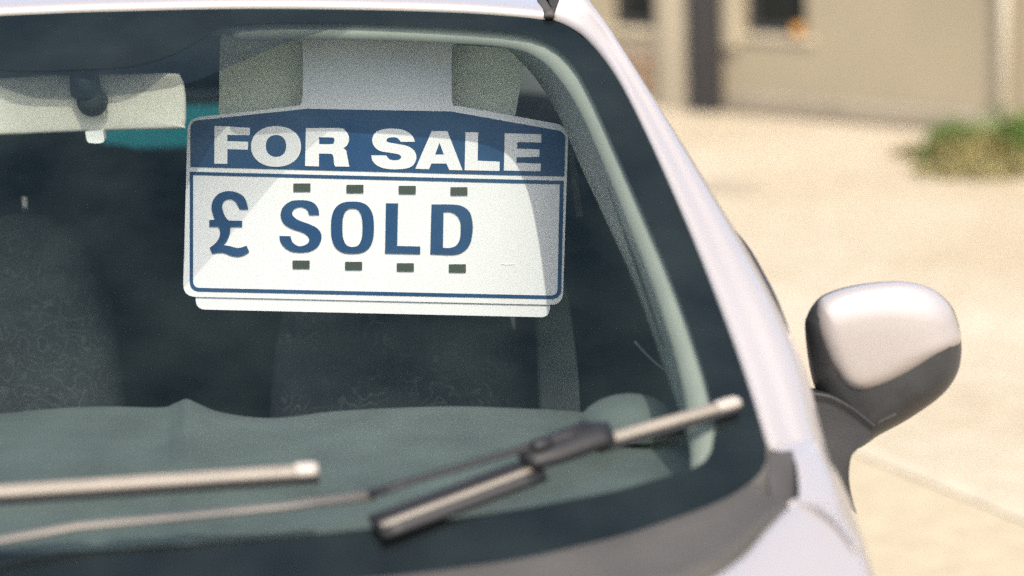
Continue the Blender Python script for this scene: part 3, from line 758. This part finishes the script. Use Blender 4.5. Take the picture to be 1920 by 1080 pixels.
V, F = gtube([(994, 880), (1004, 876), (1018, 871), (1030, 866)], .030, [.006, .0085, .0085, .006], 10, (1, .7)); mk('pivot_clip', V, F, M['blackplastic'], w2, True)
V, F = gtube([(-500, 1120), (-200, 1078), (0, 1041), (150, 1014), (350, 995), (520, 978), (700, 955)], .020, [.012, .010, .0052, .0050, .0050, .0052, .0060], 10, (1, .6)); mk('arm', V, F, M['arm'], w2, True)
V, F = gtube([(695, 962), (760, 940), (880, 905), (980, 875), (1060, 850), (1100, 832)], .026, [.0060, .0046, .0044, .0046, .0085, .007], 10, (1, .6)); mk('arm_tip', V, F, M['blackplastic'], w2, True)

# ---- door mirror
dmr = mk('door_mirror', [], [], None, car)
YD = 2.98
hs = outline([(1509, 615), (1514, 590), (1527, 568), (1548, 551), (1600, 535), (1680, 527), (1740, 538), (1780, 568), (1798, 610), (1803, 655), (1795, 700), (1765, 742), (1705, 785), (1650, 815), (1600, 842), (1572, 790), (1533, 738), (1518, 690)])
hc = (1655, 665)
def dome(outl, c, Yb, levels, m, name, parent, capfirst=False):
    V = []
    for s_, dy in levels:
        for x, y in outl: V.append(atY(c[0] + (x - c[0]) * s_, c[1] + (y - c[1]) * s_, Yb + dy))
    n_ = len(outl)
    F = grid_faces(len(levels), n_, True) + [tuple(range((len(levels) - 1) * n_, len(levels) * n_))]
    if capfirst: F.append(tuple(range(n_))[::-1])
    return mk(name, V, F, m, parent, True)
dome(hs, hc, YD, [(.90, .075), (.97, .07), (1.0, .05), (1.0, .02), (.985, 0), (.95, -.012), (.85, -.025), (.7, -.03)], M['plastic'], 'mirror_shell', dmr, True)
cp = outline([(1530, 578), (1545, 556), (1600, 537), (1680, 528), (1740, 539), (1778, 568), (1796, 610), (1800, 642), (1762, 672), (1700, 709), (1650, 731), (1610, 739), (1580, 727), (1556, 692), (1538, 650), (1528, 612)])
cc = (1618, 688)
lv = [(1.0, .0), (1.0, -.004)]
for k in range(1, 15):
    s_ = math.cos(math.pi / 2 * k / 15); lv.append((s_ ** .75, -.004 - .062 * math.sin(math.pi / 2 * k / 15) ** 1.0))
lv = [(1.0, .022), (1.003, -.002)] + [(max(.01, math.cos(math.pi / 2 * k / 16)) ** .42, -.003 - .036 * math.sin(math.pi / 2 * k / 16)) for k in range(1, 17)]
dome(cp, cc, YD - .0, lv, M['paint'], 'mirror_cap', dmr)
ar = outline([(1518, 735, 1), (1560, 742), (1600, 765), (1640, 798, 1), (1628, 822), (1605, 845), (1596, 858), (1592, 890), (1596, 925), (1607, 965, 1), (1590, 935), (1565, 880), (1545, 835), (1528, 780)])
P = [atY(x, y, 2.93) for x, y in ar]
V, F = slab(P, [], Vector((0, .07, -.01))); bevel(mk('mirror_foot', V, F, M['plastic'], dmr), .006, 3)
hl = smooth_open([(1522, 738), (1560, 746), (1600, 768), (1640, 799), (1648, 792), (1682, 776)], 5)
V, F = tube([atY(x, y, 2.925) for x, y in hl], .0018, 6); mk('hinge_gap', V, F, M['rubber'], dmr, True)

# ================================================================ SIGN (hangs from the visor, upright behind the glass)
YS = 3.30
sign = empty('for_sale_sign', atY(700, 400, YS), 'white and blue FOR SALE £ SOLD card hanging behind the windscreen', 'sign')
def sp_(o): o.matrix_parent_inverse = sign.matrix_world.inverted(); return o
def flat(name, outl, holes, layer, m, th=.0006, label=None):
    Yl = YS - layer * .0008
    V, F = slab([atY(x, y, Yl) for x, y in outl], [[atY(x, y, Yl) for x, y in h] for h in holes], Vector((0, th, 0)))
    return sp_(mk(name, V, F, m, sign, label=label))
flat('sign_board', rpoly([(352, 222, 26), (560, 198, 10), (862, 199, 10), (1066, 236, 30), (1055, 572, 24), (343, 556, 24)]), [], 0, M['card'], .0015)
# flap folded up over the visor
flat('hanging_flap', outline([(530, 206, 1), (556, 200), (566, 190), (568, 150), (567, 85), (562, 72), (550, 62, 1), (878, 68, 1), (864, 76), (848, 90), (847, 150), (848, 192), (856, 202), (880, 206, 1)]), [], -1, M['card'], .0008)
flat('price_card', rpoly([(366, 545, 0), (368, 580, 24), (1030, 595, 24), (1032, 560, 0)]), [], -2.5, M['card'], .001)
flat('header_panel', rpoly([(357, 313, 0), (357, 227, 18), (575, 204, 12), (845, 209, 12), (1060, 247, 18), (1058, 331, 0)]), [], 1, M['blue'])
flat('frame_line', rpoly([(356, 322, 0), (1057, 339, 0), (1052, 561, 20), (355.5, 546, 20)]), [rpoly([(362, 328, 0), (1049.5, 345.5, 0), (1045, 554.5, 13), (362, 539.5, 13)])], 1, M['blue'])
def T(P, s, ox, oy): return [(ox + p[0] / s, oy + p[1] / s) + tuple(p[2:]) for p in P]
def C(P): return [tuple(p) + (1,) for p in P]
z1_ = lambda P: T(P, 5.3333, 340, 200); z2_ = lambda P: T(P, 5.0526, 700, 200)
L = 2; Wm = M['card']
flat('header_letter', outline(z1_(C([(332, 192), (688, 212), (684, 285), (460, 283), (460, 345), (668, 352), (665, 430), (460, 425), (460, 572), (330, 570)]))), [], L, Wm)
flat('header_letter', superell(340 + 947 / 5.3333, 200 + 398 / 5.3333, 250 / 5.3333, 203 / 5.3333, 2.15, 56), [superell(340 + 947 / 5.3333, 200 + 393 / 5.3333, 102 / 5.3333, 110 / 5.3333, 2.2, 40)], L, Wm)
flat('header_letter', outline(T([(145, 165, 1), (820, 165), (930, 205), (1000, 290), (1020, 400), (980, 510), (905, 570, 1), (960, 620), (985, 740), (1025, 945, 1), (745, 942, 1), (720, 895), (708, 780), (690, 710), (640, 685), (410, 680, 1), (410, 940, 1), (130, 930, 1)], 10.8, 560, 225)),
     [outline(T([(410, 350, 1), (680, 355), (722, 390), (715, 450), (670, 490), (415, 490, 1)], 10.8, 560, 225))], L, Wm)
flat('header_letter', outline(T([(1058, 387, 1), (1020, 290), (940, 205), (800, 143), (600, 120), (400, 137), (260, 200), (200, 300), (200, 400), (250, 500), (360, 575), (520, 605), (700, 635), (765, 665), (778, 710), (740, 750), (650, 765), (560, 752), (510, 712), (478, 665, 1),
     (172, 662, 1), (200, 770), (290, 865), (440, 925), (640, 945), (860, 930), (1000, 880), (1072, 780), (1088, 680), (1050, 580), (960, 500), (850, 460), (700, 432), (560, 408), (488, 385), (482, 350), (520, 310), (620, 295), (700, 310), (738, 345), (770, 388, 1)], 10.8, 680, 230)), [], L, Wm)
flat('header_letter', outline(z2_(C([(553, 232), (702, 232), (845, 602), (720, 600), (693, 540), (550, 538), (527, 592), (398, 588)]))), [z2_([(627, 340), (668, 455), (585, 455)])], L, Wm)
flat('header_letter', outline(z2_(C([(873, 243), (993, 243), (988, 512), (1197, 522), (1195, 609), (865, 602)]))), [], L, Wm)
flat('header_letter', outline(z2_(C([(1245, 252), (1592, 262), (1592, 340), (1365, 335), (1360, 398), (1575, 405), (1572, 475), (1357, 480), (1355, 532), (1588, 540), (1583, 612), (1237, 605)]))), [], L, Wm)
flat('pound_symbol', outline(T([(615, 342, 1), (590, 240), (540, 160), (450, 112), (340, 96), (220, 130), (140, 220), (120, 320), (142, 420), (165, 482, 1), (90, 487, 1), (90, 574, 1), (205, 576, 1), (230, 615), (235, 680), (210, 750), (160, 810), (95, 860, 1), (130, 940, 1), (220, 925), (300, 932), (380, 965), (470, 978), (560, 958), (628, 915, 1),
     (590, 832, 1), (520, 858), (450, 862), (380, 842), (280, 825, 1), (330, 760), (362, 680), (370, 620), (376, 576, 1), (533, 578, 1), (533, 497, 1), (355, 494, 1), (310, 450), (272, 360), (265, 280), (300, 222), (370, 202), (430, 225), (470, 280), (500, 340, 1)], 7.2, 380, 345)), [], L, M['blue'])
flat('price_letter', outline(T([(765, 370, 1), (748, 270), (680, 182), (580, 142), (440, 132), (300, 152), (190, 232), (142, 340), (160, 460), (240, 550), (360, 605), (480, 645), (570, 700), (605, 770), (570, 840), (460, 880), (370, 850), (320, 790), (300, 717, 1),
     (120, 712, 1), (140, 810), (210, 900), (320, 960), (460, 975), (620, 955), (740, 880), (798, 760), (788, 660), (720, 580), (600, 520), (460, 470), (360, 410), (325, 340), (360, 270), (450, 240), (530, 257), (578, 300), (602, 370, 1)], 8.64, 510, 360)), [], L, M['blue'])
flat('price_letter', T(superell(1303, 575, 348, 420, 2.7, 56), 8.64, 510, 360), [T(superell(1303, 576, 163, 314, 2.7, 44), 8.64, 510, 360)], L, M['blue'])
flat('price_letter', outline(T(C([(205, 97), (400, 97), (386, 788), (760, 797), (758, 915), (190, 905)]), 8.64, 700, 370)), [], L, M['blue'])
flat('price_letter', outline(T([(943, 115, 1), (1300, 118), (1450, 150), (1560, 242), (1605, 400), (1605, 580), (1560, 760), (1450, 880), (1280, 928), (922, 917, 1)], 8.64, 700, 370)), [outline(T([(1137, 232, 1), (1255, 236), (1350, 290), (1405, 385), (1415, 520), (1400, 680), (1340, 780), (1240, 820), (1127, 817, 1)], 8.64, 700, 370))], L, M['blue'])
for x, y in ((566, 351.5), (665.5, 354), (763.5, 356), (860.5, 358.5), (564.5, 496), (663, 498.5), (760, 501), (857.5, 503)):
    flat('slot', rrect(x - 16, y - 7.5, x + 16, y + 7.5, 1.2, 2), [], 2, M['slot'])
# shallow crease in the card
V, F = tube([atY(x, y, YS - .0003) for x, y in ((940, 495), (950, 496), (965, 495.5))], .0005, 5); sp_(mk('crease', V, F, M['card'], sign))
